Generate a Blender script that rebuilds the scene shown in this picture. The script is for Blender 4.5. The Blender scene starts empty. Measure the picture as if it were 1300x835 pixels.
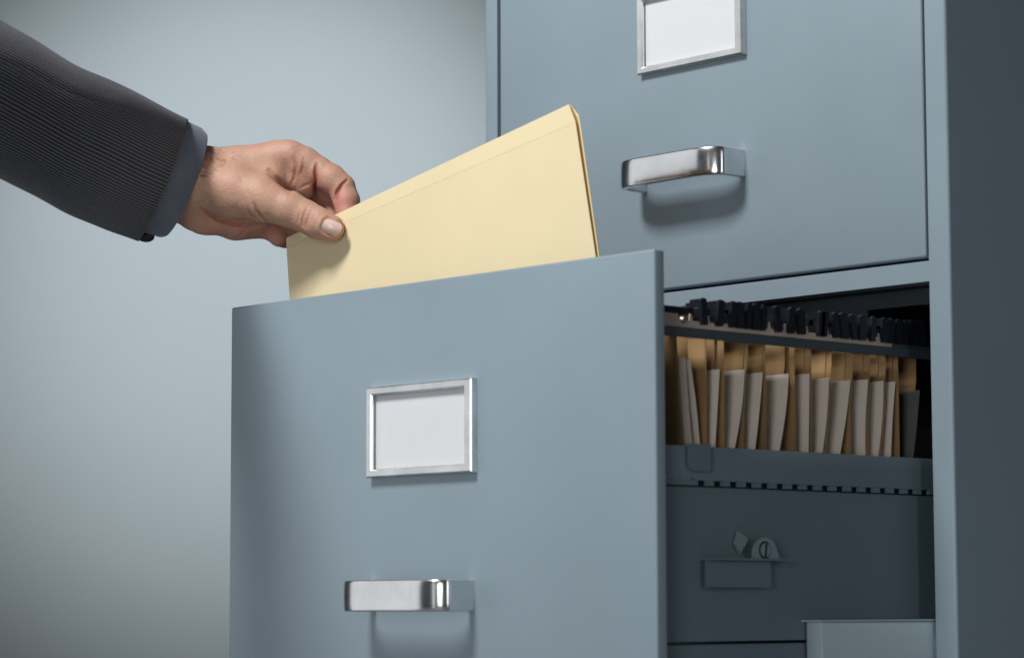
import bpy, bmesh, math, random
import numpy as np
from mathutils import Vector, Matrix
random.seed(7)
rng = np.random.default_rng(5)
scene = bpy.context.scene
COL = scene.collection

# ------------------------------------------------------------------ camera
CAM = np.array([1.30474, -1.17717, -0.17901])
YAW, PITCH, ROLL, FPX = math.radians(47.66251), math.radians(5.87072), math.radians(-0.16227), 3391.33
FW = np.array([-math.sin(YAW)*math.cos(PITCH), math.cos(YAW)*math.cos(PITCH), math.sin(PITCH)])
RT = np.array([math.cos(YAW), math.sin(YAW), 0.0])
UP = np.cross(RT, FW)
RT, UP = math.cos(ROLL)*RT + math.sin(ROLL)*UP, -math.sin(ROLL)*RT + math.cos(ROLL)*UP
cd = bpy.data.cameras.new("camera")
cam = bpy.data.objects.new("camera", cd)
COL.objects.link(cam)
cam.matrix_world = Matrix(((RT[0], UP[0], -FW[0], CAM[0]), (RT[1], UP[1], -FW[1], CAM[1]), (RT[2], UP[2], -FW[2], CAM[2]), (0, 0, 0, 1)))
cd.sensor_width = 36.0
cd.lens = 36.0*FPX/1300.0
cd.clip_start = 0.05
cd.clip_end = 60
cd.dof.use_dof = True
cd.dof.focus_distance = 1.62
cd.dof.aperture_fstop = 13
scene.camera = cam

# ------------------------------------------------------------------ world, lamps, exposure
world = bpy.data.worlds.new("World")
scene.world = world
world.use_nodes = True
wb = world.node_tree.nodes["Background"]
wb.inputs[0].default_value = (0.78, 0.90, 1.0, 1)
wb.inputs[1].default_value = 0.038
scene.view_settings.view_transform = 'Standard'
scene.view_settings.look = 'None'
scene.view_settings.exposure = 0
scene.view_settings.gamma = 1

def aim(o, target):
    d = Vector(target) - o.location
    o.rotation_euler = d.to_track_quat('-Z', 'Y').to_euler()

def area(name, loc, target, sx, sy, power, color=(1, 1, 1), spread=180):
    l = bpy.data.lights.new(name, 'AREA')
    l.shape = 'RECTANGLE'; l.size = sx; l.size_y = sy
    l.energy = power; l.color = color; l.spread = math.radians(spread)
    o = bpy.data.objects.new(name, l); COL.objects.link(o)
    o.location = loc; aim(o, target)
    return o

area("key_lamp", (0.18, -1.12, 1.14), (0.26, -0.1, 0.06), 0.33, 0.33, 24.0, (1.0, 0.985, 0.96))
area("side_softbox", (-0.72, -1.05, 0.10), (0.18, -0.15, -0.0), 1.0, 1.4, 3.5, (0.97, 0.985, 1.0))
area("camera_side_fill", (1.12, -1.50, -0.04), (0.3, -0.1, -0.05), 0.4, 0.5, 4.6, (1, 0.99, 0.97))
area("strip_lamp", (1.45, -0.36, 0.05), (0.2, -0.1, -0.02), 0.16, 0.7, 0.3, (1, 1, 1), 90)
area("front_strip_lamp", (0.42, -1.45, -0.05), (0.2, -0.1, 0.0), 0.10, 0.9, 0.35, (1, 1, 1))
sp = bpy.data.lights.new("backdrop_lamp", 'SPOT')
sp.energy = 236; sp.spot_size = math.radians(38.5); sp.spot_blend = 1.0; sp.shadow_soft_size = 0.1
sp.color = (0.965, 0.99, 1.0)
spo = bpy.data.objects.new("backdrop_lamp", sp); COL.objects.link(spo)

def ray(u, v):
    return FW + RT*(u-650)/FPX - UP*(v-417.5)/FPX

DWALL = 5.0                                      # distance of the backdrop from the lens
wall_hit = CAM + ray(325, 325)*DWALL
spo.location = Vector(CAM + ray(300, -1000)*2.7)
aim(spo, wall_hit)

# ------------------------------------------------------------------ materials
def new_mat(name):
    m = bpy.data.materials.new(name); m.use_nodes = True
    nt = m.node_tree
    return m, nt, nt.nodes["Principled BSDF"]

def node(nt, t, **kw):
    n = nt.nodes.new(t)
    for k, v in kw.items():
        setattr(n, k, v)
    return n

def noise_mix(nt, bsdf, c1, c2, scale, coord='Object', detail=4, lo=0.35, hi=0.65, stretch=None):
    tc = node(nt, 'ShaderNodeTexCoord')
    n = node(nt, 'ShaderNodeTexNoise'); n.inputs['Scale'].default_value = scale; n.inputs['Detail'].default_value = detail
    src = tc.outputs[coord]
    if stretch:
        mp = node(nt, 'ShaderNodeMapping'); mp.inputs['Scale'].default_value = stretch
        nt.links.new(src, mp.inputs[0]); src = mp.outputs[0]
    nt.links.new(src, n.inputs['Vector'])
    r = node(nt, 'ShaderNodeValToRGB')
    r.color_ramp.elements[0].position = lo; r.color_ramp.elements[1].position = hi
    r.color_ramp.elements[0].color = (*c1, 1); r.color_ramp.elements[1].color = (*c2, 1)
    nt.links.new(n.outputs['Fac'], r.inputs[0]); nt.links.new(r.outputs[0], bsdf.inputs['Base Color'])
    return src, n, r

def add_bump(nt, bsdf, src, scale, strength, dist=0.001, detail=3):
    n = node(nt, 'ShaderNodeTexNoise'); n.inputs['Scale'].default_value = scale; n.inputs['Detail'].default_value = detail
    nt.links.new(src, n.inputs['Vector'])
    b = node(nt, 'ShaderNodeBump'); b.inputs['Strength'].default_value = strength; b.inputs['Distance'].default_value = dist
    nt.links.new(n.outputs['Fac'], b.inputs['Height']); nt.links.new(b.outputs[0], bsdf.inputs['Normal'])
    return n, b

def paint(name, c, rough=0.42):
    m, nt, b = new_mat(name)
    src, n, r = noise_mix(nt, b, tuple(x*0.965 for x in c), tuple(min(1, x*1.03) for x in c), 9, detail=6)
    b.inputs['Roughness'].default_value = rough
    n3 = node(nt, 'ShaderNodeTexNoise'); n3.inputs['Scale'].default_value = 22; n3.inputs['Detail'].default_value = 9; n3.inputs['Roughness'].default_value = 0.7
    nt.links.new(src, n3.inputs['Vector'])
    r3 = node(nt, 'ShaderNodeMapRange'); r3.inputs['From Min'].default_value = 0.3; r3.inputs['From Max'].default_value = 0.7
    r3.inputs['To Min'].default_value = rough-0.07; r3.inputs['To Max'].default_value = rough+0.09
    nt.links.new(n3.outputs['Fac'], r3.inputs['Value']); nt.links.new(r3.outputs[0], b.inputs['Roughness'])
    add_bump(nt, b, src, 900, 0.10, 0.0002)
    return m

M_PAINT = paint("grey_blue_enamel", (0.245, 0.322, 0.378), 0.40)
M_PAINT_SHADE = paint("shaded_enamel", (0.135, 0.185, 0.22), 0.5)  # darker copy of the cabinet enamel: shade on the drawer body put into colour
M_EAR = paint("lit_latch_enamel", (0.21, 0.28, 0.32), 0.45)  # enamel painted lighter than the drawer side, replacing contrast the lamps do not give
M_SLIDE_LIT = paint("lit_slide_enamel", (0.46, 0.58, 0.64), 0.45)  # lighter copy of the enamel: stronger light on the slide painted in
M_INNER_DARK = paint("inner_shade_and_rail_dark", (0.05, 0.07, 0.085), 0.6)  # interior darkness put into the colour of lip, roof and back; also dark rails

def metal(name, c1, c2, rough, scale, bump):
    m, nt, b = new_mat(name)
    src, n, r = noise_mix(nt, b, c1, c2, scale, detail=7)
    b.inputs['Metallic'].default_value = 1
    rr = node(nt, 'ShaderNodeMapRange'); rr.inputs['To Min'].default_value = rough*0.7; rr.inputs['To Max'].default_value = rough*1.5
    nt.links.new(n.outputs['Fac'], rr.inputs['Value']); nt.links.new(rr.outputs[0], b.inputs['Roughness'])
    add_bump(nt, b, src, scale*2.2, bump, 0.0006)
    return m
M_CHROME = metal("polished_chrome", (0.68, 0.69, 0.70), (0.80, 0.81, 0.82), 0.19, 45, 0.10)
M_NICKEL = metal("worn_nickel", (0.66, 0.67, 0.67), (0.84, 0.85, 0.86), 0.33, 70, 0.22)
M_STEEL = metal("dull_steel", (0.45, 0.42, 0.39), (0.62, 0.58, 0.54), 0.5, 160, 0.2)

m, nt, b = new_mat("white_card"); M_CARD = m
noise_mix(nt, b, (0.69, 0.715, 0.75), (0.70, 0.725, 0.76), 60); b.inputs['Roughness'].default_value = 0.8

def paper(name, c, var=0.04, rough=0.75):
    m, nt, b = new_mat(name)
    src, n, r = noise_mix(nt, b, tuple(x*(1-var) for x in c), tuple(min(1, x*(1+var)) for x in c), 25, detail=8)
    b.inputs['Roughness'].default_value = rough
    b.inputs['Specular IOR Level'].default_value = 0.3
    add_bump(nt, b, src, 1500, 0.12, 0.0002)
    return m
M_MANILA = paper("manila_card", (0.91, 0.80, 0.53), 0.015)
def translucent(mat, col, f):
    nt = mat.node_tree; b = nt.nodes["Principled BSDF"]; out = nt.nodes["Material Output"]
    t = node(nt, 'ShaderNodeBsdfTranslucent'); t.inputs[0].default_value = (*col, 1)
    mx_ = node(nt, 'ShaderNodeMixShader'); mx_.inputs[0].default_value = f
    nt.links.new(b.outputs[0], mx_.inputs[1]); nt.links.new(t.outputs[0], mx_.inputs[2]); nt.links.new(mx_.outputs[0], out.inputs['Surface'])
translucent(M_MANILA, (1.0, 0.72, 0.16), 0.14)
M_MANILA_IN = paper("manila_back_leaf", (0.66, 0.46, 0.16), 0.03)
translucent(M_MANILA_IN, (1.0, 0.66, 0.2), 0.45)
M_KRAFT = paper("brown_kraft", (0.36, 0.225, 0.105), 0.18)
M_WHITE = paper("white_paper", (0.88, 0.80, 0.72), 0.03)
M_GREYP = paper("grey_document", (0.17, 0.17, 0.17), 0.08)
M_BLACK = paper("black_plastic_and_slot_shade", (0.012, 0.014, 0.022), 0.2, 0.35)
M_TANRAIL = paper("stained_rail", (0.46, 0.39, 0.33), 0.22, 0.55)

# dark pinstriped wool: stripes follow the cloth's own UV
m, nt, b = new_mat("pinstripe_wool"); M_WOOL = m
uv = node(nt, 'ShaderNodeUVMap'); uv.uv_map = 'cloth'
sep = node(nt, 'ShaderNodeSeparateXYZ'); nt.links.new(uv.outputs[0], sep.inputs[0])
def mth(op, a, bb=None, clamp=False):
    n = node(nt, 'ShaderNodeMath', operation=op); n.use_clamp = clamp
    for i, x in enumerate((a, bb)):
        if x is None: continue
        if isinstance(x, (int, float)): n.inputs[i].default_value = x
        else: nt.links.new(x, n.inputs[i])
    return n.outputs[0]
ph = mth('MULTIPLY', sep.outputs['X'], 2*math.pi/0.00188)
s1 = mth('POWER', mth('ADD', mth('MULTIPLY', mth('SINE', ph), 0.5), 0.5), 9.0)
nz = node(nt, 'ShaderNodeTexNoise'); nz.inputs['Scale'].default_value = 2500; nz.inputs['Detail'].default_value = 2
tc = node(nt, 'ShaderNodeTexCoord'); nt.links.new(tc.outputs['Object'], nz.inputs['Vector'])
s2 = mth('MULTIPLY', s1, mth('ADD', mth('MULTIPLY', nz.outputs['Fac'], 0.9), 0.3), True)
tw = mth('MULTIPLY', nz.outputs['Fac'], 0.35)
fac = mth('ADD', mth('MULTIPLY', s2, 0.9), mth('MULTIPLY', tw, 0.16), True)
mx = node(nt, 'ShaderNodeMix', data_type='RGBA')
mx.inputs['A'].default_value = (0.008, 0.009, 0.017, 1); mx.inputs['B'].default_value = (0.34, 0.335, 0.36, 1)
nt.links.new(fac, mx.inputs['Factor']); nt.links.new(mx.outputs['Result'], b.inputs['Base Color'])
b.inputs['Roughness'].default_value = 0.9
b.inputs['Sheen Weight'].default_value = 0.28; b.inputs['Sheen Roughness'].default_value = 0.45
b.inputs['Sheen Tint'].default_value = (0.66, 0.67, 0.76, 1)
b.inputs['Specular IOR Level'].default_value = 0.15
bp = node(nt, 'ShaderNodeBump'); bp.inputs['Strength'].default_value = 0.5; bp.inputs['Distance'].default_value = 0.0004
nt.links.new(mth('ADD', s1, nz.outputs['Fac']), bp.inputs['Height']); nt.links.new(bp.outputs[0], b.inputs['Normal'])

m, nt, b = new_mat("blue_shirt_cotton"); M_SHIRT = m
src, n, r = noise_mix(nt, b, (0.082, 0.101, 0.143), (0.105, 0.128, 0.175), 60)
b.inputs['Roughness'].default_value = 0.85; b.inputs['Sheen Weight'].default_value = 0.25
add_bump(nt, b, src, 1800, 0.3, 0.0003)

m, nt, b = new_mat("skin"); M_SKIN = m
tc = node(nt, 'ShaderNodeTexCoord')
att = node(nt, 'ShaderNodeAttribute'); att.attribute_name = 'flush'
att2 = node(nt, 'ShaderNodeAttribute'); att2.attribute_name = 'crease'
n1 = node(nt, 'ShaderNodeTexNoise'); n1.inputs['Scale'].default_value = 120; n1.inputs['Detail'].default_value = 7
nt.links.new(tc.outputs['Object'], n1.inputs['Vector'])
ma = node(nt, 'ShaderNodeMix', data_type='RGBA')
ma.inputs['A'].default_value = (0.52, 0.31, 0.222, 1); ma.inputs['B'].default_value = (0.53, 0.235, 0.185, 1)
nt.links.new(mth('ADD', att.outputs['Fac'], mth('MULTIPLY', mth('SUBTRACT', n1.outputs['Fac'], 0.47), 1.7), True), ma.inputs['Factor'])
mb = node(nt, 'ShaderNodeMix', data_type='RGBA'); mb.blend_type = 'MULTIPLY'
mb.inputs['B'].default_value = (0.72, 0.48, 0.42, 1)
nt.links.new(att2.outputs['Fac'], mb.inputs['Factor']); nt.links.new(ma.outputs['Result'], mb.inputs['A'])
nt.links.new(mb.outputs['Result'], b.inputs['Base Color'])
b.inputs['Roughness'].default_value = 0.54
b.inputs['Subsurface Weight'].default_value = 0.25
b.inputs['Subsurface Radius'].default_value = (1.0, 0.35, 0.2)
b.inputs['Subsurface Scale'].default_value = 0.003
vor = node(nt, 'ShaderNodeTexVoronoi'); vor.inputs['Scale'].default_value = 900
mp = node(nt, 'ShaderNodeMapping'); mp.inputs['Rotation'].default_value = (0.4, 0.2, 0.8); mp.inputs['Scale'].default_value = (1, 1, 1.7)
nt.links.new(tc.outputs['Object'], mp.inputs[0]); nt.links.new(mp.outputs[0], vor.inputs['Vector'])
n2 = node(nt, 'ShaderNodeTexNoise'); n2.inputs['Scale'].default_value = 420; n2.inputs['Detail'].default_value = 5
nt.links.new(mp.outputs[0], n2.inputs['Vector'])
bp = node(nt, 'ShaderNodeBump'); bp.inputs['Strength'].default_value = 0.5; bp.inputs['Distance'].default_value = 0.0005
nt.links.new(mth('ADD', mth('MULTIPLY', vor.outputs['Distance'], 0.5), n2.outputs['Fac']), bp.inputs['Height']); nt.links.new(bp.outputs[0], b.inputs['Normal'])

m, nt, b = new_mat("nail_keratin"); M_NAIL = m
noise_mix(nt, b, (0.68, 0.50, 0.45), (0.75, 0.58, 0.53), 160)
b.inputs['Roughness'].default_value = 0.28; b.inputs['Coat Weight'].default_value = 0.3
b.inputs['Subsurface Weight'].default_value = 0.2; b.inputs['Subsurface Scale'].default_value = 0.001

m, nt, b = new_mat("hair"); M_HAIR = m
b.inputs['Base Color'].default_value = (0.06, 0.032, 0.02, 1); b.inputs['Roughness'].default_value = 0.5

m, nt, b = new_mat("studio_backdrop"); M_WALL = m
noise_mix(nt, b, (0.445, 0.51, 0.545), (0.46, 0.525, 0.56), 3); b.inputs['Roughness'].default_value = 0.95
m, nt, b = new_mat("studio_floor"); M_FLOOR = m
noise_mix(nt, b, (0.16, 0.18, 0.20), (0.18, 0.20, 0.22), 4); b.inputs['Roughness'].default_value = 0.8

# ------------------------------------------------------------------ mesh helpers
def link(name, me, mat, parent=None):
    o = bpy.data.objects.new(name, me); COL.objects.link(o)
    if mat: me.materials.append(mat)
    if parent: o.parent = parent
    return o

def from_bm(name, bm, mat, parent=None, smooth=False, angle=None):
    me = bpy.data.meshes.new(name); bmesh.ops.recalc_face_normals(bm, faces=bm.faces); bm.to_mesh(me); bm.free()
    if smooth:
        for p in me.polygons: p.use_smooth = True
        if angle: me.set_sharp_from_angle(angle=math.radians(angle))
    return link(name, me, mat, parent)

def box(bm, x0, x1, y0, y1, z0, z1, bev=0, seg=2):
    t = bmesh.new()
    vs = [t.verts.new((x, y, z)) for x in (x0, x1) for y in (y0, y1) for z in (z0, z1)]
    for f in ((0, 1, 3, 2), (4, 6, 7, 5), (0, 4, 5, 1), (2, 3, 7, 6), (0, 2, 6, 4), (1, 5, 7, 3)):
        t.faces.new([vs[i] for i in f])
    if bev: bmesh.ops.bevel(t, geom=list(t.edges), offset=bev, segments=seg, profile=0.5, affect='EDGES')
    me = bpy.data.meshes.new("t"); t.to_mesh(me); t.free(); bm.from_mesh(me); bpy.data.meshes.remove(me)

def cyl(bm, a, b_, r, seg=16, r2=None):
    a, b_ = Vector(a), Vector(b_); d = b_-a
    mt = Matrix.Translation((a+b_)/2) @ d.to_track_quat('Z', 'Y').to_matrix().to_4x4()
    bmesh.ops.create_cone(bm, cap_ends=True, segments=seg, radius1=r, radius2=r if r2 is None else r2, depth=d.length, matrix=mt)

def prism_z(bm, pts, z0, z1):
    lo = [bm.verts.new((x, y, z0)) for x, y in pts]; hi = [bm.verts.new((x, y, z1)) for x, y in pts]
    n = len(pts)
    for i in range(n):
        bm.faces.new((lo[i], lo[(i+1) % n], hi[(i+1) % n], hi[i]))
    bm.faces.new(lo[::-1]); bm.faces.new(hi)

def prism_x(bm, pts, x0, x1):
    lo = [bm.verts.new((x0, y, z)) for y, z in pts]; hi = [bm.verts.new((x1, y, z)) for y, z in pts]
    n = len(pts)
    for i in range(n):
        bm.faces.new((lo[i], lo[(i+1) % n], hi[(i+1) % n], hi[i]))
    bm.faces.new(lo[::-1]); bm.faces.new(hi)

def empty(name, loc, label, cat, group=None):
    o = bpy.data.objects.new(name, None); COL.objects.link(o); o.location = loc; o.empty_display_size = 0.02
    o['label'] = label; o['category'] = cat
    if group: o['group'] = group
    bpy.context.view_layer.update()
    return o

def child(o, parent):
    """keeps mesh coordinates in world space although the parent's origin is elsewhere"""
    o.parent = parent
    o.matrix_parent_inverse = Matrix.Translation(parent.location).inverted()
    return o

# ------------------------------------------------------------------ setting
bm = bmesh.new()
c = CAM + FW*DWALL
R3, F3 = np.array([RT[0], RT[1], 0]), np.array([FW[0], FW[1], 0]); R3 /= np.linalg.norm(R3); F3 /= np.linalg.norm(F3)
bs = [np.array([c[0], c[1], 0])+R3*a+F3*d for a, d in ((-4, 0), (4, 0), (4, .05), (-4, .05))]
prism_z(bm, [(q[0], q[1]) for q in bs], -0.55, 3.2)
o = from_bm("backdrop", bm, M_WALL); o['kind'] = 'structure'
bm = bmesh.new()
fl = [np.array([c[0], c[1], 0])+R3*a+F3*d for a, d in ((-4, 0), (4, 0), (4, -6.2), (-4, -6.2))]
prism_z(bm, [(q[0], q[1]) for q in fl], -0.60, -0.552)
o = from_bm("floor", bm, M_FLOOR); o['kind'] = 'structure'

# ------------------------------------------------------------------ filing cabinet
W, D, P = 0.36, 0.2187, 0.25926
cab = empty("filing_cabinet", (0.18, 0.25, -0.55), "grey blue metal filing cabinet with one drawer pulled open", "cabinet")
ZB, ZT, DEP = -0.55, 0.276, 0.56
def arc(cx, cy, r, a0, a1, n=6):
    return [(cx+r*math.cos(math.radians(a0+(a1-a0)*i/n)), cy+r*math.sin(math.radians(a0+(a1-a0)*i/n))) for i in range(n+1)]
bm = bmesh.new()
XR, XL, OR, r = 0.3756, -0.0139, 0.3611, 0.0022
prism_z(bm, [(OR, 0.014), (OR, 0.0)] + arc(XR-r, r, r, -90, 0) + [(XR, DEP), (XR-.0015, DEP), (XR-.0015, 0.014)], ZB, ZT)
prism_z(bm, ([(-0.0012, 0.014), (-0.0012, 0.0)] + arc(XL+r, r, r, -90, -180) + [(XL, DEP), (XL+.0015, DEP), (XL+.0015, 0.014)])[::-1], ZB, ZT)
o = child(from_bm("side_panel", bm, M_PAINT, None, True, 35), cab)
for z0, z1 in ((0.0006, 0.0122), (0.0006-P, 0.0122-P), (0.0006+P, ZT), (ZB, -0.0012-2*P+.0142)):
    if z1 > z0:
        bm = bmesh.new(); box(bm, -0.00119, OR-.00001, 0.0002, 0.013, z0, z1)
        child(from_bm("cross_rail", bm, M_PAINT), cab)
bm = bmesh.new()
# stepped inner lip below the cross rail, with the cut-away and its rounded corner at the right
lip = [(0.0, 0.0004), (0.0, -0.0125), (0.297, -0.0125), (0.297, -0.0090), (0.337, -0.0090), (0.345, -0.0096), (0.351, -0.0120), (0.355, -0.0165), (0.3565, -0.022), (0.3609, -0.022), (0.3609, 0.0004)]
lo = [bm.verts.new((x, 0.022, z)) for x, z in lip]; hi = [bm.verts.new((x, 0.0235, z)) for x, z in lip]
for i in range(len(lip)):
    bm.faces.new((lo[i], lo[(i+1) % len(lip)], hi[(i+1) % len(lip)], hi[i]))
bm.faces.new(lo); bm.faces.new(hi[::-1])
box(bm, 0.0, 0.3609, 0.0135, 0.5, 0.0008, 0.0028)
child(from_bm("inner_lip", bm, M_INNER_DARK), cab)
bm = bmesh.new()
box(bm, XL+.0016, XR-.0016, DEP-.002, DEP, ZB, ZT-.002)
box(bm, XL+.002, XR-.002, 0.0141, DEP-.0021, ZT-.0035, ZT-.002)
child(from_bm("back_panel", bm, M_INNER_DARK), cab)
# slide housing that carries the drawer
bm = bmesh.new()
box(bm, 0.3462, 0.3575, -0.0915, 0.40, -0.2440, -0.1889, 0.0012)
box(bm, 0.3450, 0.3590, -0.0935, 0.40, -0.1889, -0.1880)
child(from_bm("slide_housing", bm, M_SLIDE_LIT, None, True, 30), cab)
bm = bmesh.new()
box(bm, 0.3300, 0.3445, -0.2105, 0.40, -0.2440, -0.2000, 0.001)
child(from_bm("drawer_slide", bm, M_PAINT_SHADE), cab)

# --- handle: swept cast bow
def bow_path(x0, x1, he):
    a, bq = 0.0215, 0.0115
    pts = [(x0, 0.0), (x0, -(he-bq))]
    n = 14
    for i in range(1, n):
        t = math.pi/2*i/n
        pts.append((x0+a-a*math.cos(t), -(he-bq)-bq*math.sin(t)))
    pts.append((x0+a, -he))
    mid = (x0+x1)/2
    for k in range(1, 6):
        pts.append((x0+a+(x1-x0-2*a)*k/6, -he))
    full = pts + [(2*mid-px, py) for px, py in pts[:20:1][::-1] if px < mid-a*0 and (2*mid-px) >= x1-a-1e-9]
    return full

def make_handle(parent, z0, z1, yw):
    x0, x1, he = 0.1345, 0.2222, 0.0275
    path = bow_path(x0, x1, he)
    zc, hz = (z0+z1)/2, (z1-z0)/2
    t = 0.0042
    prof = []        # (n, z): n outward
    for q in ((1, 1), (1, -1), (-1, -1), (-1, 1)):
        pass
    rr = 0.0010
    def corner(cn, cz, a0, a1):
        return [(cn+rr*math.cos(math.radians(a0+(a1-a0)*i/5)), cz+rr*math.sin(math.radians(a0+(a1-a0)*i/5))) for i in range(6)]
    # outer face slightly crowned
    prof += corner(-rr, hz-rr, 90, 12)
    for k in range(1, 8):
        zz = (hz-rr)*(1-2*k/8); prof.append((0.0003*(1-(zz/hz)**2), zz))
    prof += corner(-rr, -hz+rr, -12, -90)
    prof += [(-t+rr*.5, -hz), (-t, -hz+rr*.6), (-t, hz-rr*.6), (-t+rr*.5, hz)]
    bm = bmesh.new(); rings = []
    n = len(path)
    for i, (px, py) in enumerate(path):
        a = path[max(i-1, 0)]; b_ = path[min(i+1, n-1)]
        tx, ty = b_[0]-a[0], b_[1]-a[1]; L = math.hypot(tx, ty); tx, ty = tx/L, ty/L
        nx, ny = ty, -tx
        if ny > 0.2: nx, ny = -nx, -ny
        if i == 0: nx, ny = -1, 0
        if i == n-1: nx, ny = 1, 0
        rings.append([bm.verts.new((px+nx*pn, yw+py+ny*pn, zc+pz)) for pn, pz in prof])
    m_ = len(prof)
    for i in range(n-1):
        for j in range(m_):
            bm.faces.new((rings[i][j], rings[i][(j+1) % m_], rings[i+1][(j+1) % m_], rings[i+1][j]))
    bm.faces.new(rings[0]); bm.faces.new(rings[-1][::-1])
    return from_bm("handle", bm, M_CHROME, parent, True, 50)

def make_label(parent, z0, z1, yw):
    x0, x1, dep = 0.1346, 0.2244, 0.0045
    ix0, ix1, iz0, iz1 = x0+0.0050, x1-0.0068, z0+0.0047, z1-0.0048
    bm = bmesh.new()
    def ring(a0, a1, c0, c1, y):
        return [bm.verts.new((x, y, z)) for x, z in ((a0, c0), (a1, c0), (a1, c1), (a0, c1))]
    e = 0.0008
    rs = [ring(x0, x1, z0, z1, yw), ring(x0, x1, z0, z1, yw-dep+e), ring(x0+e, x1-e, z0+e, z1-e, yw-dep),
          ring(ix0-e*1.6, ix1+e*1.6, iz0-e*1.2, iz1+e*1.2, yw-dep+0.0002), ring(ix0-.0001, ix1+.0001, iz0-.0001, iz1+.0001, yw-dep+0.0012), ring(ix0, ix1, iz0, iz1, yw-dep+0.0022), ring(ix0-.001, ix1+.001, iz0-.001, iz1+.001, yw-dep+0.0024)]
    for k in range(len(rs)-1):
        for j in range(4):
            bm.faces.new((rs[k][j], rs[k][(j+1) % 4], rs[k+1][(j+1) % 4], rs[k+1][j]))
    fr = from_bm("label_frame", bm, M_NICKEL, parent)
    bm = bmesh.new(); box(bm, ix0-.0025, ix1+.0025, yw-0.0009, yw-0.0003, iz0-.0025, iz1+.0025)
    cd_ = from_bm("label_card", bm, M_CARD, parent)
    return fr, cd_

def make_drawer(zoff, yw, label):
    bm = bmesh.new()
    zt, zb = (0.0 if yw < -0.1 else -0.0012), 0.0142-P
    xa, xb = (0.0, W) if yw < -0.1 else (0.0012, W-.0012)
    box(bm, xa, xb, yw, yw+0.0077, zb+zoff, zt+zoff, 0.0013 if yw < -0.1 else 0.0016, 3)
    d = child(from_bm("drawer", bm, M_PAINT, None, True, 35), cab)
    d['label'] = label
    for q in (make_handle(None, -0.18293+zoff, -0.16579+zoff, yw), *make_label(None, -0.10813+zoff, -0.0572+zoff, yw)):
        q.parent = d
    return d
up_d = make_drawer(P, 0.0, "closed upper drawer")
low_d = make_drawer(-P, 0.0, "closed drawer under the open one")
dr = make_drawer(0.0, -D, "open drawer pulled out towards the viewer")

# open drawer's body (right side, slots, floor, left side, back)
SX = 0.345
bm = bmesh.new()
box(bm, SX-0.0012, SX, -D+.0078, 0.27, -0.1985, -0.0996)
# flange with notches along its lower edge
box(bm, SX+0.0014, SX+0.0040, -D+.0078, 0.27, -0.1158, -0.0982, 0.0003)
box(bm, SX-0.0008, SX+0.00139, -D+.0078, 0.27, -0.0995, -0.0983)
y = -0.1765; yprev = -D+.0078
while y < 0.26:
    box(bm, SX+0.0015, SX+0.0038, yprev, y, -0.1184, -0.11582)
    yprev = y+0.0068; y += 0.0121
prism_x(bm, [(-D+.0079, -.0979), (-D+.0079, -.046), (-0.189, -.046), (-0.1885, -.085), (-0.186, -.0979)], SX-.014, SX-.0125)
child(from_bm("drawer_side", bm, M_PAINT_SHADE, None, True, 30), cab).parent = dr
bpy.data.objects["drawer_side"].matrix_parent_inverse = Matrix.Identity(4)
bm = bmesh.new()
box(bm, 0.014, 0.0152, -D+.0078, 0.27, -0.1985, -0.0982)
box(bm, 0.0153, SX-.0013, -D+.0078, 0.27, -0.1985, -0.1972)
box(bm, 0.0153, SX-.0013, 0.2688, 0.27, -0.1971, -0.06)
from_bm("drawer_tray", bm, M_PAINT_SHADE, dr)
bm = bmesh.new(); box(bm, SX+.0001, SX+.0004, -D+.0079, 0.26, -.1190, -.104)
from_bm('slot_shade_strip', bm, M_BLACK, dr)  # added black strip: the shade inside the slots as plain colour
# rounded tab on the flange
bm = bmesh.new()
ya, yb, za, zb = -0.1865, -0.1700, -0.1112, -0.0972
pts = [(ya, zb), (ya, za+.004), (ya+.001, za+.0015), (ya+.003, za), (yb-.001, za), (yb, za+.001), (yb, zb)]
prism_x(bm, pts, SX+.0058, SX+.0070); box(bm, SX+.0041, SX+.0059, ya+.0015, yb, zb-.0012, zb)
from_bm("stop_tab", bm, M_PAINT_SHADE, dr)
for yy, zz in ((-0.1915, -0.1135), (-0.1815, -0.1150), (-0.052, -0.1142)):
    bm = bmesh.new(); cyl(bm, (SX+.0038, yy, zz), (SX+.0046, yy, zz), 0.0007, 10)
    from_bm("rivet", bm, M_STEEL, dr)
# latch bracket: plate, shelf, slotted pivot and lever
bm = bmesh.new()
box(bm, SX+.0040, SX+.0052, -0.1722, -0.1229, -0.1707, -0.1570)
box(bm, SX+.0002, SX+.0095, -0.1722, -0.1103, -0.1568, -0.1556)
br = from_bm("latch_bracket", bm, M_PAINT_SHADE, dr)
bm = bmesh.new()
q = [(-0.1400, -0.1556)] + [(-0.1305+0.0092*math.cos(math.radians(a)), -0.1522+0.0076*math.sin(math.radians(a))) for a in range(170, 9, -16)] + [(-0.1190, -0.1556)]
prism_x(bm, q, SX+.0070, SX+.0082)
cyl(bm, (SX+.0085, -0.1310, -0.1512), (SX+.0090, -0.1310, -0.1512), 0.0037, 24)
from_bm("pivot_ear", bm, M_EAR, dr, True, 35)
bm = bmesh.new(); cyl(bm, (SX+.00821, -0.1310, -0.1512), (SX+.0084, -0.1310, -0.1512), 0.0046, 28)
from_bm("screw_ring", bm, M_BLACK, dr)
bm = bmesh.new(); prism_x(bm, [(-0.1320, -.1548), (-0.1308, -.1548), (-0.1300, -.1477), (-0.1312, -.1477)], SX+.00905, SX+.00925)
from_bm("screw_slot", bm, M_BLACK, dr)
bm = bmesh.new(); prism_x(bm, [(-0.1475, -.1480), (-0.1452, -.1415), (-0.1380, -.1450), (-0.1395, -.1480), (-0.1440, -.1530)], SX+.0012, SX+.0030)
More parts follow.
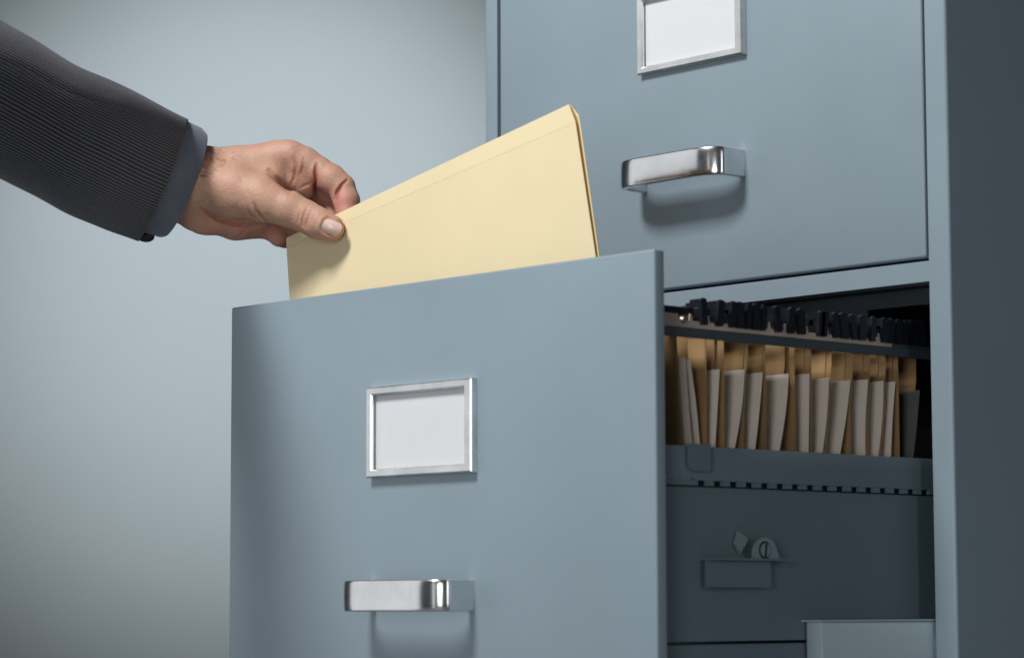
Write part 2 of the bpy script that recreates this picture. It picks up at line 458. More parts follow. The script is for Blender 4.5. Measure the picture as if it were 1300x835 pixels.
from_bm("lever", bm, M_EAR, dr)

# hanging rail
RX = 0.3385
bm = bmesh.new()
tp = [(-0.2108, -0.0355), (-0.2108, -0.0285), (-0.1800, -0.0287)]
y = -0.1790
while y < -0.012:
    tp += [(y, -0.0318), (y+.0075, -0.0318), (y+.0082, -0.0282), (y+.0092, -0.0282), (y+.0100, -0.0318)]
    y += 0.0132 + (0.004 if int(y*1000) % 3 == 0 else 0)
tp += [(y, -0.0318), (-0.0070, -0.0318), (-0.0070, -0.0355)]
prism_x(bm, tp, RX-.0008, RX+.0004)
from_bm("toothed_strip", bm, M_TANRAIL, dr)
bm = bmesh.new()
box(bm, RX-.001, RX+.0012, -0.2108, 0.25, -0.0407, -0.0356, 0.0004)
box(bm, RX-.0008, RX+.0000, -0.0069, 0.25, -0.0355, -0.0325)
from_bm("hanging_rail", bm, M_INNER_DARK, dr)
bm = bmesh.new()
cyl(bm, (RX+.0004, -0.1766, -0.0318), (RX+.0020, -0.1766, -0.0318), 0.0021, 18, 0.0015)
from_bm("rail_bolt", bm, M_STEEL, dr, True, 40)
bm = bmesh.new()
box(bm, RX-.006, RX-.001, -0.2105, -0.166, -0.0295, -0.0245, 0.001)
box(bm, RX-.012, RX-.007, -0.2105, -0.187, -0.0230, -0.0190, 0.001)
from_bm("rail_clamp", bm, M_BLACK, dr, True, 40)
# left rail (mostly hidden)
bm = bmesh.new(); box(bm, 0.0215, 0.0235, -0.2108, 0.25, -0.0407, -0.0320, 0.0004)
from_bm("hanging_rail", bm, M_INNER_DARK, dr)

# ------------------------------------------------------------------ hanging files
def yx(u, X):   # y at which a vertical line at x=X stands, measured along the drawer
    d = ray(u, 500); k = (X-CAM[0])/d[0]; return (CAM+k*d)[1]

def sheet(name, mat, x0, x1, yfun, z0, z1, th, nx=10, nz=14, parent=None, zr=0.0):
    """curved sheet across the drawer: yfun(s,t), s 0..1 along x, t 0..1 from bottom to top"""
    bm = bmesh.new(); g = []
    for side in (0, 1):
        gg = []
        for i in range(nx+1):
            row = []
            for k in range(nz+1):
                s, t = i/nx, k/nz
                row.append(bm.verts.new((x0+(x1-x0)*s, yfun(s, t)+side*th, z0+(z1-z0+zr*(s-1))*t)))
            gg.append(row)
        g.append(gg)
    for side in (0, 1):
        for i in range(nx):
            for k in range(nz):
                f = (g[side][i][k], g[side][i+1][k], g[side][i+1][k+1], g[side][i][k+1])
                bm.faces.new(f if side == 0 else f[::-1])
    for i in range(nx):
        bm.faces.new((g[0][i][0], g[1][i][0], g[1][i+1][0], g[0][i+1][0])); bm.faces.new((g[0][i][nz], g[0][i+1][nz], g[1][i+1][nz], g[1][i][nz]))
    for k in range(nz):
        bm.faces.new((g[0][0][k], g[0][0][k+1], g[1][0][k+1], g[1][0][k])); bm.faces.new((g[0][nx][k], g[1][nx][k], g[1][nx][k+1], g[0][nx][k+1]))
    return from_bm(name, bm, mat, parent, True, 40)

#         left edge, sheet top right edge, sheet bottom right edge, top z
FILES = [(860, 876, 888, -0.0515), (898, 914, 907, -0.0555), (920.6, 945.8, 931.7, -0.0545), (944, 968.6, 957.5, -0.0552), (972.6, 1001.8, 988.4, -0.0548),
         (1010.5, 1028, 1025.3, -0.0538), (1030.6, 1053, 1043, -0.0552), (1048, 1080, 1065, -0.0556), (1080, 1102.5, 1097.4, -0.0543),
         (1101, 1122, 1113.5, -0.0544), (1115, 1137, 1129.7, -0.0542), (1141, 1168, 1158, -0.0580)]
ORD = ["nearest the drawer front", "second", "third", "fourth", "fifth", "sixth", "seventh", "eighth", "ninth", "tenth", "eleventh", "farthest back"]
HOOKS = [(890, 912), (928, 936), (948, 957), (967, 984), (1002, 1014), (1040, 1044), (1058, 1068), (1080, 1092), (1106, 1121), (1129, 1139), (1148, 1154), (1161, 1167)]
XE = 0.335
prev_wl = None
for i, (ul, ut, ub, zt) in enumerate(FILES):
    ya, yt, ybm = yx(ul, XE), yx(ut, XE), yx(ub, XE)
    h = 'from the front' if 0 < i < 11 else ''
    lab = f"brown kraft hanging file with black hook, {ORD[i]} {h} in the open drawer".replace('  ', ' ')
    hf = empty("hanging_file", (0.18, ya, -0.19), lab, "hanging file", "hanging files in the open drawer")
    j1, j2 = random.uniform(-.0008, .0008), random.uniform(-.0008, .0008)
    lean = 0.010 if i == 0 else random.uniform(-.0015, .0010)
    pw = prev_wl
    fr = lambda s, t, ya=ya, lean=lean, j1=j1, pw=pw: max(ya + lean*(1-t) + 0.0004*math.sin(6*s+j1*4000)*t, (pw(s, 0, z0=-0.185+0.1485*t, z1=0)+0.0016) if pw else -9)
    q = sheet("leaf", M_KRAFT, 0.026, XE-.0004, fr, -0.185, -0.0365, 0.0004); child(q, hf)
    nxt = yx(FILES[i+1][0], XE) if i < 11 else 9
    bend = random.uniform(-.0012, .0018)
    def wl(s, t, zt=zt, yt=yt, yb=ybm, z1=zt, bend=bend, z0=-0.155):
        q = min(1.15, ((z0+(z1-z0)*t)+0.0975)/(zt+0.0975))
        return yb + (yt-yb)*q + bend*math.sin(math.pi*max(0, min(1, q))) + (1-s)*0.0012
    off = 0.0009; prev_wl = wl
    bk = lambda s, t, wl=wl, nxt=nxt, off=off, zt=zt: wl(s, 0, z0=-0.185+0.1485*t, z1=0)+off
    q = sheet("leaf", M_KRAFT, 0.026, XE-random.uniform(.0015, .0060), bk, -0.185, -0.0365, 0.0003, nz=30); child(q, hf)
    for k, uh in enumerate(HOOKS[i]):
        yh = yx(uh, RX)
        til = random.uniform(-.0012, .0022)
        wd = random.uniform(.0017, .0030)
        bm = bmesh.new()
        prism_x(bm, [(yh-wd+til*-.5, -0.0205), (yh-wd+til, -0.0325), (yh-wd*.8+til, -0.0335), (yh+wd*.8+til, -0.0335), (yh+wd+til, -0.0325), (yh+wd-til*.5, -0.0200), (yh-.2*wd, -0.0193)], RX+.0008, RX+.0030)
        prism_x(bm, [(yh-wd*.8, -0.0240), (yh-wd*.8, -0.0198), (yh+wd*.7, -0.0195), (yh+wd*.7, -0.0240)], RX-.006, RX+.0007)
        child(from_bm("hook", bm, M_BLACK), hf)
        bm = bmesh.new()
        box(bm, 0.022, RX-.0061, yh-.0009, yh+.0009, -0.0270, -0.0225, 0.0005)
        cyl(bm, (RX-.012, yh+.002, -.0216), (RX-.003, yh+.002, -.0212), .0008, 8)
        child(from_bm("hanger_bar", bm, M_BLACK), hf)
    kind = M_GREYP if i == 11 else M_WHITE
    col = "dark grey document" if i == 11 else ("thin white paper pair" if i == 0 else "white paper sheet")
    z0s = -0.155
    o = sheet("paper_sheet", kind, 0.06, XE-.0002, wl, z0s, zt, 0.0003, nz=24, zr=random.uniform(-.001, .001))
    o['label'] = f"{col} in the hanging file {ORD[i]} {h}".strip() + (" of the drawer" if i in (0, 11) else "")
    o['category'] = "paper"; o['group'] = "papers standing in the hanging files"
# second narrow sheet of the first pair
wl = lambda s, t: yx(868, XE) + 0.0075*(1-t)**1.3 + 0.001*(1-s)
o = sheet("paper_sheet", M_WHITE, 0.10, XE+.0010, wl, -0.120, -0.0508, 0.0003, nz=20)
o['label'] = "curled white sheet right behind the open drawer front, before all others"; o['category'] = "paper"; o['group'] = "papers standing in the hanging files"

# ------------------------------------------------------------------ manila folder (held, parallel to the drawer front)
YF = -0.190
mf = empty("manila_folder", (0.15, YF, -0.05), "pale yellow manila folder pinched between thumb and finger above the drawer", "folder")
ca, sa = math.cos(math.radians(12.6)), math.sin(math.radians(12.6))
def poly_plate(name, pts, yfun, th, mat, parent, n=1):
    bm = bmesh.new()
    lo = [bm.verts.new((x, yfun(x, z), z)) for x, z in pts]; hi = [bm.verts.new((x, yfun(x, z)+th, z)) for x, z in pts]
    for i in range(len(pts)):
        bm.faces.new((lo[i], lo[(i+1) % len(pts)], hi[(i+1) % len(pts)], hi[i]))
    bm.faces.new(lo); bm.faces.new(hi[::-1])
    return child(from_bm(name, bm, mat), parent)
def leaf_grid(name, TL, TR, BR, BL, yfun, th, mat, parent, n=24, cut=None):
    """a bent card leaf between four corners (x,z)"""
    TL, TR, BR, BL = map(np.array, (TL, TR, BR, BL))
    bm = bmesh.new(); G = []
    for sd in (0, 1):
        gg = []
        for i in range(n+1):
            row = []
            for k in range(n+1):
                s, t = i/n, k/n
                p_ = (TL*(1-s)+TR*s)*(1-t)+(BL*(1-s)+BR*s)*t
                row.append(bm.verts.new((p_[0], yfun(s, t)+sd*th, p_[1])))
            gg.append(row)
        G.append(gg)
    for sd in (0, 1):
        for i in range(n):
            for k in range(n):
                bm.faces.new((G[sd][i][k], G[sd][i+1][k], G[sd][i+1][k+1], G[sd][i][k+1]))
    for i in range(n):
        bm.faces.new((G[0][i][0], G[1][i][0], G[1][i+1][0], G[0][i+1][0])); bm.faces.new((G[0][i][n], G[0][i+1][n], G[1][i+1][n], G[1][i][n]))
        bm.faces.new((G[0][0][i], G[0][0][i+1], G[1][0][i+1], G[1][0][i])); bm.faces.new((G[0][n][i], G[1][n][i], G[1][n][i+1], G[0][n][i+1]))
    return child(from_bm(name, bm, mat, None, True, 30), parent)
yc = lambda s, t: YF
# front leaf: main panel below the score line, then the tab strip above it
SL, SR = (0.0172, 0.0372), (0.2728, 0.0800)
TLc, TRc = (0.0163, 0.0435), (0.2672, 0.0908)
BLc, BRc = (0.0310, -0.0900), (0.2985, -0.0480)
leaf_grid("front_leaf", SL, SR, BRc, BLc, lambda s, t: YF-0.0003*math.sin(math.pi*s), 0.0004, M_MANILA, mf)
leaf_grid("score_strip", TLc, TRc, (SR[0], SR[1]+.0001), (SL[0], SL[1]+.0001), lambda s, t: YF-0.0003*math.sin(math.pi*s)+0.0004*(1-t), 0.0004, M_MANILA, mf)
# back leaf shows as a darker sliver along the right edge
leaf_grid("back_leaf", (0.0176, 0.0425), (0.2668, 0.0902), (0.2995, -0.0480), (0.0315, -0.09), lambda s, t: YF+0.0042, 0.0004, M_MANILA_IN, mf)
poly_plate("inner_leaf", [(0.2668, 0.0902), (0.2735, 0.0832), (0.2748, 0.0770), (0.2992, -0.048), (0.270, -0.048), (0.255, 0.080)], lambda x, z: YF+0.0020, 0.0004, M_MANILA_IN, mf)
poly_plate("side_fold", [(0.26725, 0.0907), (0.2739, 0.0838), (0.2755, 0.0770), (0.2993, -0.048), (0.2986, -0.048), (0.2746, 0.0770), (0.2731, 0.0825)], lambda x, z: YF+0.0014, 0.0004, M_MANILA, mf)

# ------------------------------------------------------------------ the hand (signed distance body -> one continuous mesh)
ZREF = float(np.dot(CAM*0 + (np.array([0.0705, YF, 0.043])-CAM), FW))
S = FPX/ZREF
def hp(u, v, w):
    z = ZREF - np.asarray(w, float)/S
    u = np.asarray(u, float); v = np.asarray(v, float); z = np.asarray(z, float)
    d = FW[None]+RT[None]*((u-650)/FPX)[..., None]-UP[None]*((v-417.5)/FPX)[..., None]
    return CAM[None]+d*z[..., None]

#HAND_BEGIN
STEP = 1.35
gu, gv, gw = np.arange(138, 472, STEP), np.arange(160, 332, STEP), np.arange(-185, 42, STEP)
U, V, Wg = np.meshgrid(gu, gv, gw, indexing='ij')
U = U.astype(np.float32); V = V.astype(np.float32); Wg = Wg.astype(np.float32)
def cap(a, b_, r1, r2):
    ax, ay, az = a; dx, dy, dz = b_[0]-ax, b_[1]-ay, b_[2]-az
    L = dx*dx+dy*dy+dz*dz
    h = np.clip(((U-ax)*dx+(V-ay)*dy+(Wg-az)*dz)/L, 0, 1)
    return np.sqrt((U-ax-h*dx)**2+(V-ay-h*dy)**2+(Wg-az-h*dz)**2) - (r1+(r2-r1)*h)
def smin(a, b_, k):
    h = np.clip(0.5+0.5*(b_-a)/k, 0, 1)
    return b_*(1-h)+a*h-k*h*(1-h)
def chain(pts, k=3.0):
    d = None
    for (a, b_) in zip(pts[:-1], pts[1:]):
        c_ = cap(a[:3], b_[:3], a[3], b_[3]); d = c_ if d is None else smin(d, c_, k)
    return d
# metacarpal region and wrist
palm = chain([(196, 207, -20, 36), (216, 217, -34, 41), (245, 229, -56, 42)], 6)
palm = smin(palm, chain([(232, 250, -72, 34), (262, 268, -82, 28)], 6), 14)
palm = smin(palm, chain([(250, 220, -66, 33), (300, 213, -66, 27), (352, 200, -62, 21), (368, 197, -58, 18)], 6), 16)    # index metacarpal
palm = smin(palm, chain([(255, 232, -90, 32), (310, 225, -100, 28), (358, 214, -100, 21)], 6), 14)                        # middle
palm = smin(palm, chain([(255, 248, -105, 32), (305, 250, -122, 29), (348, 244, -128, 22)], 6), 14)                       # ring
palm = smin(palm, chain([(250, 264, -112, 30), (296, 273, -132, 29), (338, 272, -140, 21)], 6), 14)                       # little
palm = smin(palm, chain([(262, 262, -84, 32), (300, 272, -96, 30), (322, 270, -100, 26)], 6), 14)                         # palm pad
palm = smin(palm, chain([(300, 284, -104, 18), (334, 286, -112, 17)], 6), 12)
palm = smin(palm, chain([(350, 250, -110, 22), (394, 262, -114, 18)], 6), 8)
palm = smin(palm, chain([(352, 290, -120, 16), (384, 287, -116, 14)], 6), 8)
# thumb: metacarpal, proximal and distal phalanx
thumb = chain([(258, 236, -52, 31), (296, 243, -38, 33), (330, 251, -22, 28), (341, 256, -17, 26)], 8)
thumb = smin(thumb, chain([(338, 255, -18, 26), (364, 264, -9, 22.5), (388, 275, -3, 20.5)], 6), 6)
thumb = smin(thumb, chain([(388, 275, -3, 20.0), (403, 283, 5, 19.5), (420.0, 290, 10, 17.2)], 6), 5)
web = chain([(300, 228, -56, 24), (345, 225, -52, 17), (362, 232, -56, 13)], 8)                                          # first interosseous
body = smin(smin(palm, web, 12), thumb, 11)
# fingers
index = chain([(366, 198, -60, 19), (386, 206, -58, 19.5), (404, 216, -54, 18)], 4)
index = smin(index, chain([(404, 218, -53, 18.5), (420, 227, -48, 18.5), (433, 237, -44, 17.5)], 4), 3)
index = smin(index, chain([(434, 240, -44, 17.5), (440, 255, -36, 16.5), (441, 275, -27, 14)], 4), 3)
index = smin(index, chain([(378, 212, -54, 15), (388, 234, -58, 15)], 4), 5)
index = smin(index, chain([(372, 228, -62, 16), (384, 242, -64, 13)], 4), 8)
middle = chain([(360, 214, -100, 20), (404, 236, -102, 18), (420, 250, -90, 17), (424, 284, -62, 14)], 5)
ring = chain([(350, 244, -128, 20), (384, 266, -130, 18), (394, 284, -120, 16), (390, 304, -104, 14)], 5)
little = chain([(340, 272, -140, 19), (360, 288, -140, 16), (362, 300, -128, 14), (354, 302, -108, 11.5)], 5)
little = smin(little, chain([(330, 276, -118, 20), (346, 288, -112, 17)], 4), 8)
body = smin(body, index, 7)
body = smin(body, middle, 5)
body = smin(body, ring, 5)
body = smin(body, little, 5)
# skin folds: shallow grooves that follow the joints (polyline, half width, depth, near side only from w0)
def seg2(a, b_):
    dx, dy = b_[0]-a[0], b_[1]-a[1]; L = dx*dx+dy*dy
    h = np.clip(((UU-a[0])*dx+(VV-a[1])*dy)/L, 0, 1)
    return np.sqrt((UU-a[0]-h*dx)**2+(VV-a[1]-h*dy)**2), h
UU, VV = np.meshgrid(gu, gv, indexing='ij')
groove = np.zeros_like(UU)
cmask = np.zeros_like(UU)
FOLDS = [
    ([(403, 206), (400, 218), (401, 230), (397, 246)], 1.9, 5.0, 1.0),
    ([(443, 227), (434, 235), (428, 244), (425, 256)], 1.7, 4.2, 1.0),
    ([(373, 197), (376, 210), (374, 225), (368, 238)], 1.7, 2.0, .6),
    ([(386, 198), (385, 212), (381, 224)], 1.6, 1.6, .4),
    ([(380, 240), (388, 235), (395, 233)], 1.5, 1.4, .4),
    ([(340, 214), (347, 224), (358, 234), (372, 246)], 3.6, 4.0, .6),
    ([(391, 263), (386, 272), (384, 281), (385, 289)], 1.5, 2.2, .6),
    ([(396, 265), (392, 273), (389, 282), (388, 291)], 1.3, 2.2, .6),
    ([(401, 269), (397, 276), (395, 284)], 1.2, 1.3, .4),
    ([(383, 266), (379, 274), (378, 284)], 1.2, 1.0, .3),
    ([(322, 256), (326, 268), (333, 277), (341, 283)], 1.7, 2.6, .7),
    ([(313, 262), (318, 272), (326, 280)], 1.4, 1.2, .4),
    ([(252, 262), (262, 271), (276, 279), (296, 285), (322, 287), (340, 284)], 2.0, 4.5, .8),
    ([(300, 304), (312, 292), (318, 289)], 1.8, 1.5, .4),
    ([(336, 306), (345, 297), (357, 291)], 1.8, 3.5, .8),
    ([(350, 313), (355, 304), (361, 298)], 1.6, 2.0, .5),
    ([(244, 262), (256, 255), (262, 246)], 2.2, 1.0, .2),
]
rs_ = np.random.default_rng(3)
for k in range(60):      # fine wrinkles over the web and the thumb base
    u0 = rs_.uniform(262, 345); v0 = 205+(u0-262)*0.35+rs_.uniform(-8, 45)
    L_ = rs_.uniform(6, 22); an = math.radians(rs_.uniform(55, 95))
    FOLDS.append(([(u0, v0), (u0+L_*.5*math.cos(an)+rs_.uniform(-1, 1), v0+L_*.5*math.sin(an)), (u0+L_*math.cos(an), v0+L_*math.sin(an))], 1.3, .24, .04))
for poly, hw, dp, cm in FOLDS:
    dmin = np.full_like(UU, 1e9); tpar = np.zeros_like(UU); lens = [math.dist(a, b_) for a, b_ in zip(poly[:-1], poly[1:])]; tot = sum(lens); run = 0
    for a, b_, L_ in zip(poly[:-1], poly[1:], lens):
        q, h_ = seg2(a, b_); better = q < dmin
        dmin = np.where(better, q, dmin); tpar = np.where(better, (run+h_*L_)/tot, tpar); run += L_
    taper = np.sin(np.pi*np.clip(tpar, 0.0, 1))**0.55
    g_ = np.exp(-(dmin/hw)**2)*taper
    groove = np.maximum(groove, dp*g_) if dp > 1 else groove+dp*g_
    cmask = np.maximum(cmask, cm*taper*np.exp(-(dmin/(hw*1.3))**2))
# puckers on the thumb joint, tendon ridge
un_, vn_ = UU-421.6, VV-288.8
a_n, b_n = (un_*math.cos(math.radians(24))+vn_*math.sin(math.radians(24)))/13.4, (-un_*math.sin(math.radians(24))+vn_*math.cos(math.radians(24)))/10.9
rn = (np.abs(a_n)**3.2+np.abs(b_n)**3.2)**(1/3.2)
groove = groove + 0.9*np.exp(-((rn-0.97)/0.09)**2) - 1.0*np.exp(-((rn-1.25)/0.14)**2)*(a_n < 0.6)
cmask = np.maximum(cmask, 0.22*np.exp(-((rn-1.0)/0.10)**2))
near = np.clip((Wg+95)/20, 0, 1)
body = body + (groove[:, :, None]*near).astype(np.float32)
body += (0.25*np.sin(U*0.16+V*0.05)*np.sin(V*0.13-Wg*0.07)).astype(np.float32)*np.clip((350-U)/60, 0, 1)
# keep the flesh off the card: nothing may pass through the folder
fold_w = (U-430)*1.06
# nail bed: flatten a little
def surface_nets(F, o_, st):
    sgn = F < 0
    nx, ny, nz = F.shape
    occ = np.zeros((nx-1, ny-1, nz-1), np.int8)
    for i in (0, 1):
        for j in (0, 1):
            for k in (0, 1):
                occ += sgn[i:nx-1+i, j:ny-1+j, k:nz-1+k]
    act = (occ > 0) & (occ < 8)
    idx = -np.ones(act.shape, np.int64); ii = np.argwhere(act); idx[act] = np.arange(len(ii))
    acc = np.zeros((len(ii), 3)); cnt = np.zeros(len(ii))
    cor = [(0, 0, 0), (1, 0, 0), (0, 1, 0), (1, 1, 0), (0, 0, 1), (1, 0, 1), (0, 1, 1), (1, 1, 1)]
    for a in range(8):
        for ax in range(3):
            if cor[a][ax] == 1: continue
            b_ = list(cor[a]); b_[ax] = 1
            A = np.array(cor[a]); B = np.array(b_)
            fa = F[tuple((ii+A).T)]; fb = F[tuple((ii+B).T)]
            m_ = (fa < 0) != (fb < 0)
            t = np.where(m_, fa/(fa-fb+1e-12*(~m_)+(~m_)), 0)
            acc[m_] += (A+(B-A)*t[:, None])[m_]; cnt[m_] += 1
    P_ = (ii+acc/cnt[:, None])*st+np.array(o_)
    quads = []
    for ax in range(3):
        sl0 = [slice(1, -1)]*3; sl0 = [slice(1, s-1) for s in F.shape]; sl0[ax] = slice(0, F.shape[ax]-1)
        sl1 = list(sl0); sl1[ax] = slice(1, F.shape[ax])
        a_, b_ = sgn[tuple(sl0)], sgn[tuple(sl1)]
        for flip, mk in ((False, a_ & ~b_), (True, ~a_ & b_)):
            e = np.argwhere(mk)
            off = np.array([1, 1, 1]); off[ax] = 0
            e = e+off
            o1 = np.zeros(3, int); o2 = np.zeros(3, int); o1[(ax+1) % 3] = 1; o2[(ax+2) % 3] = 1
            q = np.stack([idx[tuple((e-o1-o2).T)], idx[tuple((e-o2).T)], idx[tuple(e.T)], idx[tuple((e-o1).T)]], 1)
            if flip: q = q[:, ::-1]
            quads.append(q)
    Q = np.concatenate(quads); Q = Q[(Q >= 0).all(1)]
    return P_, Q
Pv, Qf = surface_nets(body, (gu[0], gv[0], gw[0]), STEP)
Qf = Qf[:, ::-1]            # (u right, v down, w near) is left-handed
for it in range(2):         # light relaxation
    acc = np.zeros_like(Pv); cnt = np.zeros(len(Pv))
    for a in range(4):
        b_ = (a+1) % 4
        np.add.at(acc, Qf[:, a], Pv[Qf[:, b_]]); np.add.at(cnt, Qf[:, a], 1)
        np.add.at(acc, Qf[:, b_], Pv[Qf[:, a]]); np.add.at(cnt, Qf[:, b_], 1)
    Pv = Pv*0.6+0.4*acc/cnt[:, None]
def blob(c_, r_):
    return np.exp(-(((Pv-np.array(c_))**2).sum(1))/r_**2)
flush = 0.9*blob((441, 262, -25), 22)+0.6*blob((412, 240, -45), 20)+0.45*blob((388, 232, -45), 22)+0.75*blob((398, 298, 5), 14)+0.65*blob((428, 304, 5), 14) \
    + 0.55*blob((290, 300, -80), 45)+0.7*blob((345, 300, -110), 30)+0.30*blob((245, 210, -40), 30)+0.5*blob((230, 285, -70), 30)+0.35*blob((375, 195, -50), 20)+0.5*blob((436, 292, 5), 12)+0.6*blob((410, 255, -85), 30)
flush = np.clip(flush, 0, 1)
ui = np.clip(((Pv[:, 0]-gu[0])/STEP).astype(int), 0, len(gu)-1); vi = np.clip(((Pv[:, 1]-gv[0])/STEP).astype(int), 0, len(gv)-1)
crease = cmask[ui, vi]*np.clip((Pv[:, 2]+80)/20, 0, 1)
wp = hp(Pv[:, 0], Pv[:, 1], Pv[:, 2])
man = empty("person", tuple(hp([215.0], [225.0], [-45.0])[0]), "forearm and hand in a dark pinstriped suit sleeve, pinching the yellow folder", "person")
me = bpy.data.meshes.new("body")
me.vertices.add(len(wp)); me.vertices.foreach_set("co", wp.astype(np.float32).ravel())
me.loops.add(len(Qf)*4); me.loops.foreach_set("vertex_index", Qf.astype(np.int32).ravel())
me.polygons.add(len(Qf)); me.polygons.foreach_set("loop_start", np.arange(0, len(Qf)*4, 4, dtype=np.int32))
me.polygons.foreach_set("loop_total", np.full(len(Qf), 4, dtype=np.int32))
me.update(calc_edges=True); me.validate()
for nm, arr in (("flush", flush), ("crease", crease)):
    at_ = me.attributes.new(nm, 'FLOAT', 'POINT'); at_.data.foreach_set("value", arr.astype(np.float32))
for p_ in me.polygons: p_.use_smooth = True
hand = child(link("body", me, M_SKIN), man)
del U, V, Wg, body, palm, thumb, index, middle, ring, little, near, fold_w, web

# thumbnail
def nail(cu, cv, cw, ang, hl, hw_):
    bm = bmesh.new(); n = 16; g = []
    ca_, sa_ = math.cos(ang), math.sin(ang)
    for i in range(n+1):
        row = []
        for k in range(n+1):
            a = -1+2*i/n; b_ = -1+2*k/n
            # superellipse mapping
            rr_ = max(abs(a), abs(b_)); th = math.atan2(b_, a)
            if rr_ > 0:
                e = 3.4
                k_ = 1/((abs(math.cos(th))**e+abs(math.sin(th))**e)**(1/e))
                a2, b2 = rr_*k_*math.cos(th), rr_*k_*math.sin(th)
            else: a2 = b2 = 0
            lu, lv = a2*hl, b2*hw_*(0.93+0.07*a2)
            w = cw - 0.30*hw_*abs(b2)**2.1*1.45 - 0.14*hl*max(a2, 0)**2 - 0.10*hl*max(-a2, 0)**2*1.2
            row.append((cu+lu*ca_-lv*sa_, cv+lu*sa_+lv*ca_, w))
        g.append(row)
    arr = np.array(g).reshape(-1, 3); wv = hp(arr[:, 0], arr[:, 1], arr[:, 2])
    wv2 = hp(arr[:, 0], arr[:, 1], arr[:, 2]-3.0)
    vs = [bm.verts.new(q) for q in wv]; v2 = [bm.verts.new(q) for q in wv2]
    N = n+1
    for i in range(n):
        for k in range(n):
            bm.faces.new((vs[i*N+k], vs[(i+1)*N+k], vs[(i+1)*N+k+1], vs[i*N+k+1])); bm.faces.new((v2[i*N+k], v2[i*N+k+1], v2[(i+1)*N+k+1], v2[(i+1)*N+k]))
    rim = [i*N for i in range(N)]+[n*N+k for k in range(1, N)]+[i*N+n for i in range(n-1, -1, -1)]+[k for k in range(n-1, 0, -1)]
    for a, b_ in zip(rim, rim[1:]+rim[:1]):
        bm.faces.new((vs[a], vs[b_], v2[b_], v2[a]))
    return child(from_bm("thumb_nail", bm, M_NAIL, None, True, 60), man)
nail(421.6, 288.8, 29.2, math.radians(24), 12.0, 9.6)

# fine hair on the wrist
bm = bmesh.new()
vv_near = Pv
hr = np.random.default_rng(11)
nrm = np.zeros(len(me.vertices)*3, dtype=np.float32); me.vertices.foreach_get("normal", nrm); nrm = nrm.reshape(-1, 3)
cand = np.where((Pv[:, 0] > 250) & (Pv[:, 0] < 300) & (Pv[:, 1] < 235) & (Pv[:, 2] > -72) & (Pv[:, 1]+0.5*Pv[:, 0] < 352))[0]
for k in hr.choice(cand, size=min(420, len(cand)), replace=False):
    if hr.random() > math.exp(-max(0, Pv[k, 0]-256)/16): continue
    p0 = Vector(wp[k]); n_ = Vector(nrm[k].tolist())
    dd = (Vector(RT)*hr.uniform(.5, 1)+Vector(UP)*hr.uniform(-.8, -.1)+n_*.35).normalized()
    L_ = hr.uniform(.0025, .0055); sd = n_.cross(dd).normalized()*0.00007
    p1 = p0+dd*L_*.5+n_*.0004; p2 = p0+dd*L_
    a = [bm.verts.new(p0-sd), bm.verts.new(p0+sd), bm.verts.new(p1+sd), bm.verts.new(p1-sd)]; t = bm.verts.new(p2)
    bm.faces.new(a); bm.faces.new((a[3], a[2], t))
o = child(from_bm("wrist_hair", bm, M_HAIR), man); o['kind'] = 'stuff'
#HAND_END

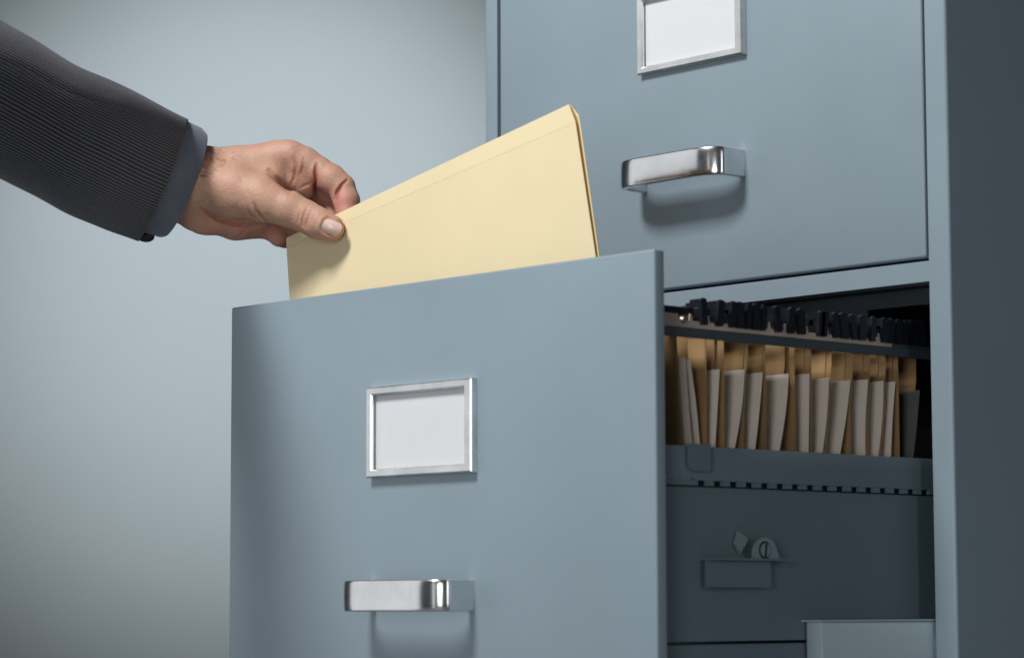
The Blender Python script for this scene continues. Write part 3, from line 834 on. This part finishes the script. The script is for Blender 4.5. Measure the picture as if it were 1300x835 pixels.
# ------------------------------------------------------------------ sleeve and cuff
def interp(keys, t):
    ts = [k[0] for k in keys]
    out = []
    for c_ in range(1, len(keys[0])):
        ys = [k[c_] for k in keys]
        out.append(float(np.interp(t, ts, ys)))
    return out
def smooth_interp(keys, t):
    a = np.array([interp(keys, max(keys[0][0], min(keys[-1][0], t+d))) for d in (-.03, -.015, 0, .015, .03)])
    return a.mean(0)
def tube(name, keys, nring, nseg, th, mat, wrinkle, uvname=None, closed_start=True, hemroll=0):
    """keys: t, top u,v, bottom u,v, centre w, half depth, near bulge"""
    outer = []; tt = np.linspace(0, 1, nring)
    def ringpts(t, shrink):
        tu, tv, bu, bv, wc, rw, bl = smooth_interp(keys, t)
        cu, cv = (tu+bu)/2, (tv+bv)/2; hu, hv = (tu-bu)/2, (tv-bv)/2
        hl = math.hypot(hu, hv); f = (hl-shrink)/hl
        pts = []
        for j in range(nseg):
            th_ = 2*math.pi*j/nseg
            c_, s_ = math.cos(th_), math.sin(th_)
            # slightly squarish cross-section
            e = 0.92
            cc = math.copysign(abs(c_)**e, c_); ss = math.copysign(abs(s_)**e, s_)
            disp = wrinkle(t, th_) if wrinkle else 0
            g = 1+disp/hl
            pts.append((cu+hu*f*cc*g+bl*s_, cv+hv*f*cc*g+bl*s_*0.35, wc+(rw-shrink)*ss*g))
        return pts
    rings = [ringpts(t, 0) for t in tt]
    inner = [ringpts(t, th) for t in tt[::-1][:max(4, nring//3)]]
    if hemroll:
        rings = rings + [ringpts(1.0, th*.3)]
    allr = rings+inner
    bm = bmesh.new(); V_ = []
    for rg in allr:
        a = np.array(rg); w_ = hp(a[:, 0], a[:, 1], a[:, 2]); V_.append([bm.verts.new(q) for q in w_])
    uvl = bm.loops.layers.uv.new(uvname or 'cloth')
    for i in range(len(V_)-1):
        for j in range(nseg):
            j2 = (j+1) % nseg
            f = bm.faces.new((V_[i][j], V_[i][j2], V_[i+1][j2], V_[i+1][j])); f.smooth = True
            vals = []
            for (ri, jj) in ((i, j), (i, j+1), (i+1, j+1), (i+1, j)):
                t = tt[min(ri, nring-1)]
                ang = 2*math.pi*jj/nseg
                arcl = ang*0.0395
                # the seam: above it the cloth is cut on another slant
                seam = SEAM(t)
                if (j+.5)*2*math.pi/nseg < seam: arcl += 0.010*t+0.0012
                else: arcl -= 0.003*t
                vals.append((arcl, t*0.25))
            for l, v_ in zip(f.loops, vals): l[uvl].uv = v_
    if closed_start: bm.faces.new(V_[0])
    me_ = bpy.data.meshes.new(name)
    bmesh.ops.recalc_face_normals(bm, faces=bm.faces); bm.to_mesh(me_); bm.free()
    for p_ in me_.polygons: p_.use_smooth = True
    return child(link(name, me_, mat), man)
def SEAM(t): return 0.95+0.38*(1-t)*2.2-0.25
def wr(t, th_):
    s_ = math.sin(th_)
    a = 0.9*math.sin(t*21+1.2*math.cos(th_)*2+0.6)*(0.4+0.6*abs(math.cos(th_)))
    a += 1.0*math.sin(t*43+3*s_+1.0)*(1-t)*1.2
    a += 0.9*math.sin(t*9+4*th_)
    a += -0.8*math.exp(-((th_-SEAM(t))/0.05)**2)
    a += 0.4*math.exp(-((th_-SEAM(t)+.12)/0.09)**2)
    return a
#            t   top        bottom     w   rw  bulge
SLV = [(0.00, -330, -150, -345, 90, 640, 92, 8), (0.35, -100, -32, -118, 172, 430, 86, 8), (0.50, 0, 24.5, -30, 214, 335, 82, 8), (0.60, 55, 57, 20, 238, 284, 78, 9),
       (0.70, 105, 87, 68, 262, 230, 76, 10), (0.80, 150, 107, 108, 280, 163, 74, 10), (0.90, 198, 132, 145, 296, 70, 70, 9), (1.0, 243, 153, 178, 306.5, -36, 66, 6)]
tube("jacket_sleeve", SLV, 90, 120, 5.0, M_WOOL, wr, hemroll=1)
def SEAM(t): return -1
CUF = [(0.0, 205, 142, 152, 282, 24, 53, 4), (0.6, 240, 155.5, 186, 296.5, -36, 53, 8), (0.92, 256, 162, 203, 301, -55, 53, 11), (1.0, 261.5, 169, 209, 299.5, -58, 51, 12)]
def wc(t, th_): return 0.7*math.sin(3*th_+1+t*3)+0.5*math.sin(5*th_)
tube("shirt_cuff", CUF, 40, 96, 3.2, M_SHIRT, wc, closed_start=False, hemroll=1)
# dark sleeve button behind the vent
bm = bmesh.new()
a = hp([183.0, 0.0], [298.5, 0.0], [-48.0, 0.0])[0]
bmesh.ops.create_uvsphere(bm, u_segments=24, v_segments=16, radius=1.0)
bx_, by_, bz_ = Vector(RT)*0.0062+Vector(UP)*-0.0016, Vector(UP)*0.0040+Vector(RT)*0.001, Vector(FW)*0.0062
for v_ in bm.verts:
    c0 = v_.co.copy(); v_.co = Vector(a)+bx_*c0.x+by_*c0.y+bz_*c0.z
m, nt, b = new_mat("navy_lining"); b.inputs['Base Color'].default_value = (0.012, 0.010, 0.022, 1); b.inputs['Roughness'].default_value = 0.4
child(from_bm("sleeve_button", bm, m, None, True, 50), man)
